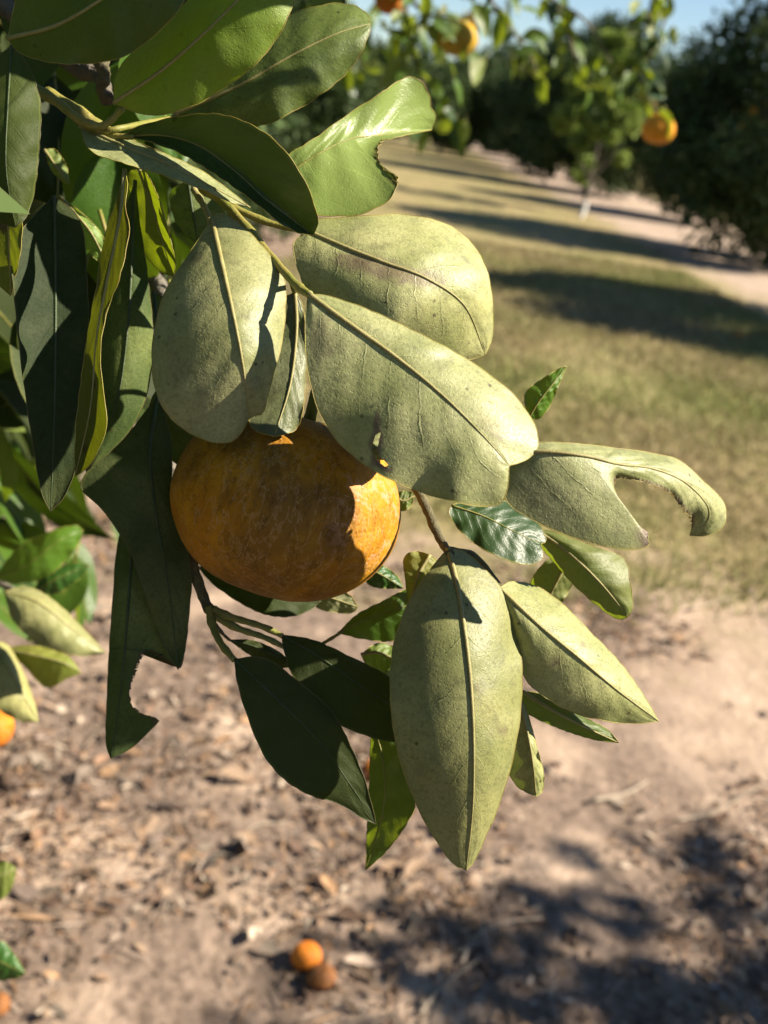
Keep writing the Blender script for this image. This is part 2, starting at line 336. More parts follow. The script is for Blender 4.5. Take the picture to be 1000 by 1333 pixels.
# ------------------------------------------------------------------ background trees
def crown_mesh(name, seed, N, rx, rz, zc, leaf, pal, lobes=70, low=.22):
    r = np.random.default_rng(seed)
    d = r.normal(size=(lobes, 3)); d /= np.linalg.norm(d, axis=1)[:, None]; d[:, 2] = np.where(d[:, 2] < -.93, -d[:, 2], d[:, 2])
    lc = d*np.array([rx, rx, rz])*r.uniform(.55, .86, (lobes, 1))+np.array([0, 0, zc]); lr = r.uniform(.20, .42, lobes)*rx*.62
    wch = r.choice(lobes, N, p=lr**2/np.sum(lr**2)); q = r.normal(size=(N, 3)); q /= np.linalg.norm(q, axis=1)[:, None]
    p = lc[wch]+q*(lr[wch]*r.random(N)**.42)[:, None]; ok = p[:, 2] > low; p, q = p[ok], q[ok]; N = len(p)
    out = p-np.array([0, 0, zc]); out /= np.linalg.norm(out, axis=1)[:, None]
    ax = out*.5+q*.4+r.normal(0, .6, (N, 3))+np.array([0, 0, -.45]); ax /= np.linalg.norm(ax, axis=1)[:, None]
    nn = out*.7+r.normal(0, .6, (N, 3))+np.array([0, 0, .5]); nn -= ax*np.sum(ax*nn, 1)[:, None]; nn /= np.linalg.norm(nn, axis=1)[:, None]
    sd_ = np.cross(ax, nn); L = (leaf*r.uniform(.7, 1.25, N))[:, None]; W = L*.24
    V = np.stack([p, p+ax*L*.5+sd_*W+nn*L*.05, p+ax*L, p+ax*L*.5-sd_*W+nn*L*.05], 1).reshape(-1, 3)
    b = np.arange(N)*4; Fq = np.stack([b, b+1, b+2, b, b+2, b+3], 1).reshape(-1, 3)
    c = np.array(pal)[r.integers(0, len(pal), N)]*r.uniform(.7, 1.25, (N, 1)); C4 = np.repeat(np.hstack([c, np.ones((N, 1))]), 4, axis=0)
    return mesh_np(name, V, Fq, M['crown'], cols=C4, smooth=False)
DARK = [(.028, .052, .015), (.038, .068, .018), (.048, .084, .022), (.065, .10, .028)]
LIGHT = [(.17, .24, .04), (.24, .31, .06), (.14, .20, .035)]
def trunk_mesh(name, seed, h, r0, limbs, mat, reach=.9):
    r = random.Random(seed); V = []; Fc = []
    def add(C, R):
        v, f = frame_tube(spline(C, per=5), np.interp(np.linspace(0, 1, (len(C)-1)*5+1), np.linspace(0, 1, len(R)), R), 8); b = sum(len(q) for q in V)
        V.append(v); Fc.extend([tuple(b+i for i in ff) for ff in f])
    add([(0, 0, -.08), (0, 0, .03), (.03, .01, h*.5), (.0, .03, h)], [r0*1.5, r0*1.15, r0*.95, r0*.8])
    for k_ in range(limbs):
        a = 6.283*k_/limbs+r.uniform(-.4, .4); e = reach*r.uniform(.7, 1.15)
        add([(0, .03, h*.85), (math.cos(a)*e*.35, math.sin(a)*e*.35, h+.45*e), (math.cos(a)*e*.8, math.sin(a)*e*.8, h+1.1*e), (math.cos(a)*e, math.sin(a)*e, h+1.7*e)], [r0*.62, r0*.45, r0*.28, r0*.08])
    return mesh_np(name, np.vstack(V), Fc, mat)
CR = [crown_mesh('crown_%d' % q, 30+q, 34000, 1.95, 1.75, 1.62, .115, DARK, 120, .14) for q in range(2)]
CF = crown_mesh('crown_far', 41, 11000, 1.95, 1.75, 1.75, .19, DARK, 110, .2)
TRK = trunk_mesh('trunk', 3, .75, .085, 5, M['bark'])
def bg_tree(x, y, s, rz, crown, label, group, sz=1.0):
    o = empty('citrus_tree', (x, y, 0)); tag(o, label, 'tree', group)
    tr = obj('trunk', TRK, o); cr = obj('crown', crown, o)
    for q in (tr, cr): q.rotation_euler.z = rz; q.scale = (s, s, s*sz)
    return o
RG = 'citrus trees of the right hand row'
bg_tree(5.3, .06, 1.12, .3, CR[0], 'dense citrus tree whose leafy shadow falls across the mulch at lower right', RG, 1.02)
bg_tree(6.3, 9.9, 1.12, 1.9, CR[1], 'dense citrus tree casting the broad nearest shadow over the grass alley', RG)
bg_tree(6.1, 16.9, 1.17, 0.9, CR[0], 'large dark citrus tree filling the right edge behind the hanging fruit', RG, 1.02)
bg_tree(6.9, 24.6, 1.0, 3.3, CR[1], 'dark citrus tree right behind the young tree with the white trunk', RG)
ty = 31.0
for q, (s, rz, lab) in enumerate([(1.32, 2.2, 'dark round citrus tree just left of the white painted trunk'), (1.3, 4., 'dark citrus tree next beyond the one by the white trunk'),
                                  (1.15, 1.1, 'dark citrus tree third beyond the white trunk, half hidden'), (1.1, 5.1, 'small looking citrus tree fourth beyond the white trunk'),
                                  (1.2, .2, 'farthest citrus tree of the right row, near the alley end')]):
    bg_tree(5.7+.15*math.sin(q*3), ty+q*6.8, s, rz, CF if q > 1 else CR[q % 2], lab, RG)
bg_tree(5.6, -4.2, 1.1, 2.4, CR[1], 'unseen citrus tree of the right row added behind the viewer to shade the ground', RG)  # unseen, added to cut the bounce from the ground behind
bg_tree(-1.9, -2.3, .95, 1.2, CR[0], 'unseen citrus tree of this row added behind the viewer to block sky light', 'citrus trees of the left hand row')  # unseen, added to hold back sky fill on the near leaves
# replanted young tree with a white painted trunk in the gap of the row
yt = empty('young_citrus_tree', (3.95, 21.3, 0)); tag(yt, 'slender light green young citrus tree with white painted trunk', 'tree')
obj('trunk', trunk_mesh('young_trunk', 8, .45, .04, 0, M['white_bark']), yt); yl = obj('limb', trunk_mesh('young_limbs', 9, .3, .04, 4, M['bark'], .5), yt, (0, 0, .40))
obj('crown', crown_mesh('young_crown', 52, 7500, .85, 1.6, 1.85, .13, LIGHT, 40, .40), yt)
LG = 'citrus trees of the left hand row'
for q, (y, s, rz, lab) in enumerate([(11.2, .82, .5, 'citrus tree of the left row seen behind the glossy bitten leaf'), (17.8, .85, 2.1, 'second farther citrus tree of the left row beside the alley'),
                                     (24.6, .85, 3.9, 'third farther citrus tree of the left row'), (31.5, .85, 5.2, 'fourth farther citrus tree of the left row'), (38.5, .9, 1., 'last citrus tree of the left row at the alley end')]):
    bg_tree(-1.75, y, s, rz, CR[q % 2] if q < 2 else CF, lab, LG)
for q, (x, y, s, lab) in enumerate([(-.6, 47, 1.05, 'tree standing in the alley end left of its middle'), (2.3, 45, 1.0, 'tree standing in the alley end beside the right row'), (-8.5, 66, 1.6, 'leftmost far tree closing the alley'), (-3.6, 69, 1.7, 'far tree closing the alley left of its middle'), (1.2, 67, 1.5, 'far tree closing the middle of the alley'), (6.2, 70, 1.7, 'far tree closing the alley behind the right row'), (11.5, 68, 1.6, 'rightmost far tree closing the alley')]):
    bg_tree(x, y, s, q*1.3, CF, lab, 'far trees closing the alley')

# ------------------------------------------------------------------ citrus leaves
def leaf_surface(mid, A, B, eA, eB, puff, wave, seed, nt_=9, ns=44, cren=1.0, bite=None):
    """loft from the midrib to the two margins, all given as (px, py[, s]) + depth in mm; returns grid of points"""
    mid = np.asarray(mid, float); mc = spline(mid, per=10)
    sl = np.concatenate([[0], np.cumsum(np.linalg.norm(np.diff(mc[:, :2], axis=0), axis=1))]); ms = sl/sl[-1]
    def edge(E):
        pts = [(mid[0][0], mid[0][1])]+[e[:2] for e in E]+[(mid[-1][0], mid[-1][1])]
        ex = [0.0]+[(e[2] if len(e) > 2 else None) for e in E]+[1.0]
        if all(v is None for v in ex[1:-1]):
            c = np.concatenate([[0], np.cumsum([math.dist(pts[q], pts[q+1]) for q in range(len(pts)-1)])]); ex = (c/c[-1]).tolist()
        q = spline([(p[0], p[1], s*400) for p, s in zip(pts, ex)], per=8); ss = np.maximum.accumulate(np.clip(q[:, 2]/400, 0, 1)); return ss, q, ex
    sa, qa, xa = edge(A); sb, qb, xb = edge(B)
    rows = np.linspace(0, 1, ns)
    extra = np.concatenate([sa[:], sb[:]]) if (any(len(e) > 2 for e in A) or any(len(e) > 2 for e in B)) else np.array([])
    rows = np.unique(np.round(np.concatenate([rows, extra]), 4))
    g = lambda ss, q: np.stack([np.interp(rows, ss+np.arange(len(ss))*1e-7, q[:, 0]), np.interp(rows, ss+np.arange(len(ss))*1e-7, q[:, 1])], 1)
    a, b = g(sa, qa), g(sb, qb)
    m = np.stack([np.interp(rows, ms, mc[:, q]) for q in range(3)], 1)
    wa = np.linalg.norm(a-m[:, :2], axis=1); wb = np.linalg.norm(b-m[:, :2], axis=1)
    rs = random.Random(seed); ph = [rs.uniform(0, 6.28) for _ in range(8)]
    for e, wd, p0 in ((a, wa, ph[0]), (b, wb, ph[1])):      # faint crenate margin
        nrm = (e-m[:, :2])/(wd[:, None]+1e-6); e += nrm*(cren*(np.abs(np.sin(rows*34+p0+1.5*np.sin(rows*9+p0)))-.5)*np.minimum(1, wd/12))[:, None]
    if bite:                                                 # ragged, gnawed edge
        jit = np.zeros((len(rows), 3))
        for q_ in range(len(rows)):
            if bite[0] < rows[q_] < bite[1]: jit[q_, :2] = (rs.gauss(0, 1.1), rs.gauss(0, 1.1))
    pr = np.clip(rows*(1-rows)*4, 0, 1)**.5
    da = m[:, 2]+eA*wa/max(wa.max(), 1e-6); db = m[:, 2]+eB*wb/max(wb.max(), 1e-6)
    wv = lambda p0, f: wave*np.sin(rows*f+p0)*pr
    da = da+wv(ph[2], 13)+.5*wv(ph[3], 27); db = db+wv(ph[4], 12)+.5*wv(ph[5], 25)
    A3 = np.column_stack([a, da]); B3 = np.column_stack([b, db])
    ratio = np.maximum(wa, wb)/(np.minimum(wa, wb)+1e-6); wq = (.75*np.clip((3.2-ratio)/2.2, 0, 1))[:, None]
    G = []
    for t in np.linspace(-1, 1, 2*nt_+1):
        lin = m+abs(t)*((A3 if t < 0 else B3)-m); qd = m+t*(B3-A3)/2+t*t*((A3+B3)/2-m)
        p = lin*(1-wq)+qd*wq; p[:, 2] += -puff*(1-(2*abs(t)-1)**2)*pr
        p[:, 2] += wave*1.6*t**4*np.sin(rows*(15 if t < 0 else 19)+ph[6]+2*np.sin(rows*7+ph[7]))*pr
        p[:, 2] += wave*.35*np.sin(rows*17+5*t+ph[6])*pr*abs(t)+wave*.25*np.sin(rows*41+3*t+ph[7])*pr
        if bite and t > .999: p = p+jit
        G.append(p)
    return rows, np.array(G), m          # G[t][row]
def citrus_leaf(tree, base, mid, A, B, eA=4, eB=4, puff=0, wave=.7, bite=None, side='under', mat='leaf', color=None, blem=(), hole=None, label=None, rib=.9, cren=1.0, seed=[100], name='leaf'):
    seed[0] += 1; ns = 44; nt_ = 9
    if hole: ns, nt_ = 210, 60
    rows, G, m = leaf_surface(mid, A, B, eA, eB, puff, wave, seed[0], nt_, ns, cren, bite)
    T, Rw = G.shape[:2]; px = G.reshape(-1, 3).copy(); px[:, 2] /= 1000; Wv = PN(px); o = PN([[mid[0][0], mid[0][1], mid[0][2]/1000]])[0]; V = Wv-o
    ii, jj = np.meshgrid(np.arange(T-1), np.arange(Rw-1), indexing='ij'); q = (ii*Rw+jj).ravel(); Fq = np.stack([q, q+Rw, q+Rw+1, q+1], 1)
    cxp = px[Fq].mean(1)
    if hole:                                   # a torn slot eaten through the blade
        hp = np.array(hole, float)
        def inside(x, y):
            c = False; n_ = len(hp); j_ = n_-1
            for i_ in range(n_):
                if (hp[i_][1] > y) != (hp[j_][1] > y) and x < (hp[j_][0]-hp[i_][0])*(y-hp[i_][1])/(hp[j_][1]-hp[i_][1])+hp[i_][0]: c = not c
                j_ = i_
            return c
        kp = np.array([not inside(c[0], c[1]) for c in cxp]); rim = np.intersect1d(Fq[kp], Fq[~kp]); Fq = Fq[kp]
        for v_ in rim:
            best = None
            for i_ in range(len(hp)):
                a_, b_ = hp[i_], hp[(i_+1) % len(hp)]; u_ = np.clip((px[v_, :2]-a_).dot(b_-a_)/max((b_-a_).dot(b_-a_), 1e-9), 0, 1); c_ = a_+(b_-a_)*u_
                if best is None or np.linalg.norm(c_-px[v_, :2]) < best[0]: best = (np.linalg.norm(c_-px[v_, :2]), c_)
            px[v_, :2] = best[1]
        Wv = PN(px); V = Wv-o
    v0, v1, v2 = Wv[Fq[:, 0]], Wv[Fq[:, 1]], Wv[Fq[:, 3]]; nn = np.cross(v1-v0, v2-v0).sum(0); tocam = CAM-Wv.mean(0)
    if (nn.dot(tocam) > 0) == (side == 'under'): Fq = Fq[:, ::-1]
    bl = np.zeros(len(px))
    for (bx, by, rx, ry, an, st) in blem:
        ca, sa = math.cos(math.radians(an)), math.sin(math.radians(an)); dx, dy = px[:, 0]-bx, px[:, 1]-by
        e = ((dx*ca+dy*sa)/rx)**2+((-dx*sa+dy*ca)/ry)**2
        nz = np.array([mnoise.noise((p[0]*.06, p[1]*.06, bx)) for p in px])
        bl = np.maximum(bl, st*np.clip(1.6-e+nz*1.2, 0, 1))
    if bite:
        g_ = bl.reshape(T, Rw); m_ = (rows > bite[0]-.01) & (rows < bite[1]+.01); g_[-1, m_] = 1.0; g_[-2, m_] = np.maximum(g_[-2, m_], .6)
    uv = np.stack([np.tile(rows, T), np.repeat(np.linspace(-1, 1, T), Rw)], 1)
    # margin: a fine raised rim of real thickness round the blade
    loop = np.concatenate([V.reshape(T, Rw, 3)[0], V.reshape(T, Rw, 3)[-1][::-1][1:]]); keep = [0]
    for q_ in range(1, len(loop)):
        if np.linalg.norm(loop[q_]-loop[keep[-1]]) > .0008: keep.append(q_)
    loop = loop[keep]; tv, tf = frame_tube(loop, np.full(len(loop), .00013), 5); nb = len(V)
    faces = [tuple(f) for f in Fq.tolist()]+[tuple(nb+i_ for i_ in f) for f in tf]
    midx = [0]*len(Fq)+[1]*len(tf)
    me = mesh_np('leaf', np.vstack([V, tv]), faces, [M[mat], M['margin_dark' if mat == 'dull' else 'margin']], np.vstack([uv, np.full((len(tv), 2), .5)]), np.concatenate([bl, np.zeros(len(tv))]), midx=midx)
    lo = obj(name, me, tree, (o-base).tolist())
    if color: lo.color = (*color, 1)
    if label: lo['label'] = label
    # midrib, standing proud on the lower side
    Cm = V.reshape(T, Rw, 3)[T//2]; keep = [0]
    for q_ in range(1, len(Cm)):
        if np.linalg.norm(Cm[q_]-Cm[keep[-1]]) > .0012: keep.append(q_)
    Cm = Cm[keep]; tv = tocam/np.linalg.norm(tocam); s_ = np.linspace(0, 1, len(Cm)); R = (.00016+(rib*.00058)*(1-s_)**1.1)*(1 if side == 'under' else .55)
    Cm = Cm+np.outer(R*(.2 if side == 'under' else .1), tv)*(1 if side == 'under' else 1)
    mv, mf = frame_tube(Cm, R, 7); obj('midrib', mesh_np('midrib', mv, mf, M['rib_dark'] if mat == 'dull' else (M['midrib'] if side == 'under' else M['twig_green'])), lo)
    return lo

TB = np.array([-.95, .95, 0.0])
near = empty('citrus_tree', TB.tolist()); tag(near, 'near citrus tree with its drooping leafy branch in focus', 'tree')
def leaf(*a, **k): return citrus_leaf(near, TB, *a, **k)
def twig(pts, r0, r1, mat, name='twig', par=None, pb=None):
    c = spline([tuple(p) for p in pts], per=8); c = c.copy(); c[:, 2] /= 1000
    C = PN(c); n_ = len(C); R = np.linspace(r0, r1, n_)*(1+.07*np.sin(np.arange(n_)*1.9))*(1+.35*np.exp(-((np.arange(n_) % 13-6)/.9)**2)); return tube_obj(name, C, R, M[mat], par or near, TB if pb is None else pb)

# --- the leaves in focus round the fruit (photo pixel positions, depth in mm)
leaf([(402, 383, 305), (450, 418, 302), (520, 468, 300), (580, 518, 299), (630, 568, 298), (663, 606, 299.5)],
     [(425, 385), (475, 401), (540, 431), (610, 469), (662, 507), (692, 545), (701, 574), (692, 594), (674, 603)],
     [(399, 398), (397, 440), (402, 490), (415, 535), (440, 575), (480, 608), (530, 634), (580, 650), (622, 659), (650, 657), (660, 638)],
     eA=10.5, eB=1, puff=1.2, hole=[(489, 566), (496, 562), (494, 572), (492, 580), (490, 585), (495, 594), (506, 605), (502, 608), (490, 599), (484, 588), (486, 576)],
     blem=[(489, 580, 8, 22, 10, .9), (500, 608, 12, 5, 30, .9), (420, 440, 14, 30, 10, .3), (491, 548, 5, 12, 0, .9), (640, 555, 26, 10, 40, .25)], label='large pale green leaf over the fruit with a torn slot', rib=1.2)
leaf([(398, 300, 340), (450, 322, 334), (505, 343, 331), (555, 362, 332), (605, 398, 340), (632, 462, 356)],
     [(412, 287), (460, 282), (525, 279), (580, 291), (615, 317), (635, 355), (642, 400), (641, 440)],
     [(382, 318), (388, 350), (405, 385), (450, 415), (520, 445), (590, 470)], eA=17, eB=3, puff=1.5, color=(1.12, 1.1, 1.05),
     blem=[(505, 352, 58, 13, 12, .7), (460, 335, 14, 10, 0, .6), (545, 362, 30, 9, 10, .5)], label='broad pale leaf with a brown scar along its midrib', rib=1.1)
leaf([(276, 285, 330), (287, 335, 315), (300, 392, 306), (312, 450, 304), (320, 502, 308), (324, 545, 316)],
     [(262, 306), (240, 340), (215, 380), (201, 430), (198, 480), (207, 520), (228, 550), (260, 570), (293, 577), (312, 566)],
     [(286, 277), (312, 291), (346, 325), (369, 360), (372, 400), (366, 450), (352, 502), (343, 536), (332, 541)],
     eA=7, eB=15, puff=.8, blem=[(225, 470, 12, 30, 0, .25), (255, 335, 9, 5, 0, .4)], label='oval pale leaf hanging left of the fruit, notched at its tip', rib=1.3)
leaf([(384, 380, 326), (386, 430, 326), (378, 500, 323), (357, 568, 317)], [(352, 400), (326, 450), (318, 510), (328, 556)], [(393, 396), (399, 440), (398, 490), (394, 535), (384, 560)],
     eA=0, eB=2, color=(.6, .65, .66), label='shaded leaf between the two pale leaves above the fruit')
leaf([(668, 590, 307), (715, 588, 304), (765, 594, 306), (805, 604, 311), (850, 610, 318), (892, 628, 326), (922, 660, 334), (918, 684, 338), (898, 697, 340)],
     [(700, 576), (745, 577), (800, 583), (850, 590), (886, 600), (916, 626), (940, 650), (946, 670), (940, 687), (920, 697)],
     [(663, 606, .02), (659, 650, .05), (690, 675, .09), (730, 694, .14), (780, 710, .20), (818, 716, .25), (842, 711, .28), (842, 697, .30), (825, 685, .33), (810, 664, .37), (801, 640, .40), (802, 622, .43), (822, 624, .49), (846, 629, .56), (870, 640, .64), (884, 654, .72), (890, 664, .77), (899, 673, .84), (901, 686, .93)],
     eA=11, eB=4, puff=.8, cren=.6, bite=(.285, .93), blem=[(838, 705, 12, 10, 0, .5), (700, 640, 30, 20, 20, .15)], label='pale leaf at the right with a large bite eaten out of it', rib=.8)
leaf([(588, 658, 352), (630, 672, 352), (670, 692, 353), (704, 708, 356)], [(620, 648), (670, 656), (700, 680), (711, 703)], [(585, 668), (598, 690), (626, 713), (660, 729), (690, 735), (707, 726)],
     eA=8, eB=-3, side='upper', color=(1.0, 1.0, 1.0), label='small glossy dark leaf below the tip of the large leaf')
leaf([(690, 685, 362), (735, 715, 358), (780, 757, 357), (818, 803, 362)], [(725, 694), (772, 711), (811, 726), (820, 757), (824, 788)], [(693, 700), (718, 728), (750, 764), (785, 794), (805, 806)],
     eA=5, eB=9, puff=1, mat='young', color=(.85, .85, .8), label='yellow green leaf hanging below the bitten pale leaf')
leaf([(745, 722, 372), (728, 752, 372), (716, 776, 374), (706, 800, 378)], [(722, 722), (696, 748), (690, 775)], [(750, 742), (742, 766), (726, 790)], eA=4, eB=4, mat='young', label='small light leaf half hidden behind the long pale leaf')
leaf([(583, 714, 332), (595, 760, 325), (605, 820, 319), (612, 880, 316), (616, 940, 315), (617, 1000, 316), (615, 1060, 319), (607, 1133, 326)],
     [(568, 732), (545, 762), (525, 800), (512, 842), (508, 890), (511, 940), (521, 990), (539, 1040), (560, 1082), (582, 1115), (598, 1130)],
     [(604, 718), (628, 737), (652, 765), (669, 800), (678, 850), (680, 890), (675, 950), (662, 1010), (645, 1060), (630, 1095), (616, 1124)],
     eA=6, eB=16, puff=.8, color=(1.0, 1.0, .86), blem=[(548, 1000, 10, 6, -40, .5), (540, 850, 18, 40, 0, .2), (620, 900, 6, 5, 0, .5), (655, 950, 4, 6, 0, .6)], label='long pale green leaf pointing straight down, nearest of all', rib=1.25)
leaf([(650, 765, 334), (700, 812, 331), (750, 853, 332), (802, 897, 338), (858, 939, 348)], [(668, 757), (702, 765), (737, 790), (772, 826), (807, 862), (836, 902)],
     [(660, 795), (673, 835), (682, 880), (705, 904), (740, 925), (780, 937), (822, 942)], eA=14, eB=5, puff=.5, color=(1.05, 1.05, .95), blem=[(758, 840, 6, 5, 0, .6), (722, 862, 5, 6, 0, .6), (770, 850, 7, 4, 30, .4)], label='pointed pale leaf slanting right below the bitten leaf')
leaf([(680, 900, 352), (720, 925, 350), (765, 948, 352), (806, 967, 356)], [(705, 904), (762, 934), (791, 950)], [(683, 925), (720, 945), (770, 962)], eA=3, eB=6, mat='young', color=(.75, .8, .75), label='narrow green leaf edge on behind the pointed pale leaf')
leaf([(676, 905, 346), (686, 950, 343), (694, 995, 343), (698, 1037, 347)], [(664, 950), (662, 1000), (674, 1024)], [(686, 925), (700, 975), (708, 1008), (706, 1030)], eA=8, eB=3, color=(1, 1, .85), label='small pale leaf tucked behind the long hanging leaf')
leaf([(488, 945, 366), (500, 1000, 364), (498, 1060, 364), (476, 1133, 368)], [(483, 960), (481, 1020), (478, 1080)], [(512, 960), (526, 1005), (541, 1042), (531, 1070), (505, 1106)], eA=3, eB=-2, side='upper', mat='young', color=(.8, .8, .8), label='deep green leaf with a lit edge behind the long leaf')
leaf([(305, 858, 346), (355, 905, 344), (415, 965, 345), (455, 1020, 348), (490, 1073, 352)], [(345, 857), (392, 890), (431, 925), (457, 972), (477, 1022)], [(310, 892), (325, 940), (345, 985), (372, 1016), (406, 1036), (440, 1046), (470, 1064)],
     eA=3, eB=-4, side='upper', mat='dull', color=(.8, .85, .8), label='dark shaded leaf pointing down to the right below the fruit')
leaf([(366, 826, 356), (420, 858, 354), (480, 900, 354), (560, 950, 358)], [(410, 834), (460, 857), (505, 880), (545, 912)], [(375, 865), (395, 900), (430, 935), (470, 955), (515, 965)], eA=4, eB=-3, side='upper', mat='dull', color=(.85, .9, .85), label='dark shaded leaf reaching behind the long hanging leaf')
leaf([(298, 833, 362), (335, 843, 361), (385, 868, 364)], [(330, 834), (362, 848)], [(325, 852), (360, 868)], eA=2, eB=2, side='upper', mat='dull')
leaf([(258, 738, 388), (300, 752, 384), (350, 768, 383), (418, 782, 388)], [(300, 735), (360, 742), (405, 765)], [(275, 758), (305, 780), (340, 798), (372, 803), (400, 796)], eA=4, eB=-3, side='upper', mat='dull', color=(.8, .9, .8), label='dark leaf curving under the fruit')
leaf([(395, 768, 402), (430, 778, 400), (466, 790, 402)], [(430, 766), (455, 774)], [(415, 792), (445, 798), (460, 797)], eA=2, eB=2, mat='pale', label='pale yellow leaf tip peeping below the fruit')
leaf([(440, 824, 372), (475, 806, 370), (510, 795, 370), (548, 782, 374)], [(465, 800), (500, 782), (532, 767)], [(475, 832), (512, 834), (540, 815)], eA=5, eB=5, side='upper', mat='young', color=(.8, .85, .7), label='folded green leaf between the fruit and the long leaf')
leaf([(560, 722, 350), (545, 748, 348), (538, 772, 348), (533, 798, 352)], [(540, 718), (526, 727), (528, 755), (531, 780)], [(572, 735), (565, 760), (550, 782)], eA=4, eB=4, mat='young', color=(1.1, 1.0, .8), label='small curled yellow green leaf at the twig joint')
leaf([(468, 742, 384), (490, 745, 383), (526, 766, 386)], [(492, 735), (515, 748)], [(482, 762), (506, 766)], eA=3, eB=3, side='upper', color=(1.1, 1.3, .9))
leaf([(470, 852, 384), (495, 850, 383), (530, 868, 386)], [(490, 838), (512, 842)], [(480, 868), (510, 885)], eA=3, eB=3, mat='young', color=(.9, 1, .8))
leaf([(470, 905, 380), (500, 892, 380), (530, 885, 382)], [(490, 882), (515, 872)], [(495, 905), (518, 902)], eA=2, eB=2, mat='young', color=(1.2, 1.2, 1.1))
leaf([(688, 545, 350), (700, 525, 348), (718, 502, 348), (738, 477, 352)], [(684, 512), (710, 491), (728, 480)], [(702, 545), (716, 528), (728, 500)], eA=4, eB=4, side='upper', mat='young', color=(1.1, 1.1, .9), label='small bright green leaf tip behind the large leaf')
leaf([(512, 645, 392), (525, 652, 391), (540, 645, 392)], [(522, 640), (535, 640)], [(522, 664), (534, 660)], eA=2, eB=2, mat='young')
leaf([(610, 480, 345), (572, 508, 336), (535, 545, 325), (474, 597, 316)], [(572, 470), (522, 505), (490, 545)], [(626, 510), (590, 560), (540, 596)], eA=0, eB=0, label='leaf hidden behind the large leaf over the fruit')  # added out of sight to keep sun off the fruit
leaf([(505, 435, 346), (475, 465, 338), (446, 498, 329), (433, 562, 318)], [(460, 425), (425, 455), (412, 500)], [(540, 490), (530, 568), (476, 600)], eA=0, eB=0, label='second leaf hidden behind the large leaf over the fruit')  # another added blocker, closes the sunlit gap at the fruit's top
# --- upper group
leaf([(378, 224, 350), (415, 200, 352), (455, 181, 358), (495, 176, 366), (530, 172, 376), (562, 169, 388)],
     [(372, 205), (410, 180), (450, 151), (490, 125), (518, 106), (535, 100), (550, 108), (559, 126), (561, 138), (567, 152)],
     [(385, 245, .05), (396, 266, .12), (415, 279, .2), (450, 281, .28), (480, 275, .35), (506, 260, .42), (517, 242, .46), (515, 228, .475), (500, 221, .49), (492, 206, .51), (495, 187, .56), (515, 179, .66), (542, 173, .82)],
     eA=2, eB=-9, side='upper', puff=-1, cren=1.6, bite=(.465, .6), mat='pale', color=(.8, .95, .55), label='glossy light green leaf with a bite out of its lower half')
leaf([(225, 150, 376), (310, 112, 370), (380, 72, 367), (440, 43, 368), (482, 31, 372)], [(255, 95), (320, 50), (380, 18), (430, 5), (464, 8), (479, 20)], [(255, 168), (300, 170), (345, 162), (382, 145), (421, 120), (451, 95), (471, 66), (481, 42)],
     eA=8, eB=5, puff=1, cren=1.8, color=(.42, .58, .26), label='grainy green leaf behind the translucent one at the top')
leaf([(148, 134, 330), (215, 88, 322), (290, 20, 316), (375, -70, 316)], [(152, 95), (182, 58), (215, 28), (255, -10), (310, -60)], [(195, 150), (250, 138), (290, 115), (330, 86), (360, 50), (379, 12), (388, -30)],
     eA=9, eB=5, puff=1.5, mat='young', color=(.85, .98, .42), cren=1.4, label='large backlit green leaf across the top')
leaf([(10, 50, 318), (80, 30, 310), (160, -20, 304), (260, -90, 304)], [(30, -20), (100, -80), (180, -110)], [(25, 68), (60, 80), (100, 83), (150, 77), (190, 55), (240, 0)], eA=5, eB=6, mat='young', color=(.5, .58, .3), label='backlit leaf cut off by the top left corner')
leaf([(158, 178, 338), (210, 176, 334), (260, 190, 330), (310, 226, 328), (342, 256, 328), (376, 282, 330), (408, 306, 334)],
     [(182, 164), (230, 152), (280, 148), (322, 160), (360, 185), (391, 225), (408, 263), (414, 290)], [(185, 182), (230, 197), (276, 224), (326, 259), (362, 288), (386, 302)],
     eA=-13, eB=-5, side='upper', cren=1.5, mat='dark', label='dark glossy folded leaf lying across the twigs')
leaf([(104, 164, 340), (160, 190, 334), (215, 212, 330), (270, 240, 330), (326, 270, 333)], [(160, 178), (210, 198), (262, 222), (302, 250)], [(118, 196), (160, 212), (210, 227), (260, 245), (300, 263)], eA=6, eB=-7, color=(.9, .95, .95), label='pale underside of a leaf edging the dark folded leaf')
leaf([(15, 60, 312), (10, 140, 304), (8, 220, 302), (20, 296, 306)], [(-20, 90), (-45, 150), (-40, 230), (-5, 285)], [(35, 82), (47, 110), (53, 142), (51, 190), (46, 240), (36, 278)], eA=6, eB=6, side='upper', mat='dull', color=(1.3, 1.4, 1.1), cren=1.3)
leaf([(70, 255, 345), (72, 350, 338), (72, 450, 335), (70, 560, 334), (66, 666, 338)], [(28, 300), (16, 340), (20, 400), (28, 475), (40, 560), (54, 640)], [(105, 290), (114, 380), (116, 480), (108, 570), (88, 638)], eA=-10, eB=4, mat='dull', color=(.4, .48, .36), label='long dark leaf at the left with a lit folded edge')  # tint darkens the blade to deepen its shade
leaf([(2, 190, 330), (8, 260, 326), (12, 320, 326), (14, 385, 330)], [(-30, 230), (-35, 300), (-10, 360)], [(14, 210), (28, 280), (26, 330)], eA=5, eB=-4, mat='young', color=(.7, .65, .4), blem=[(8, 262, 14, 40, 15, 1.0)])
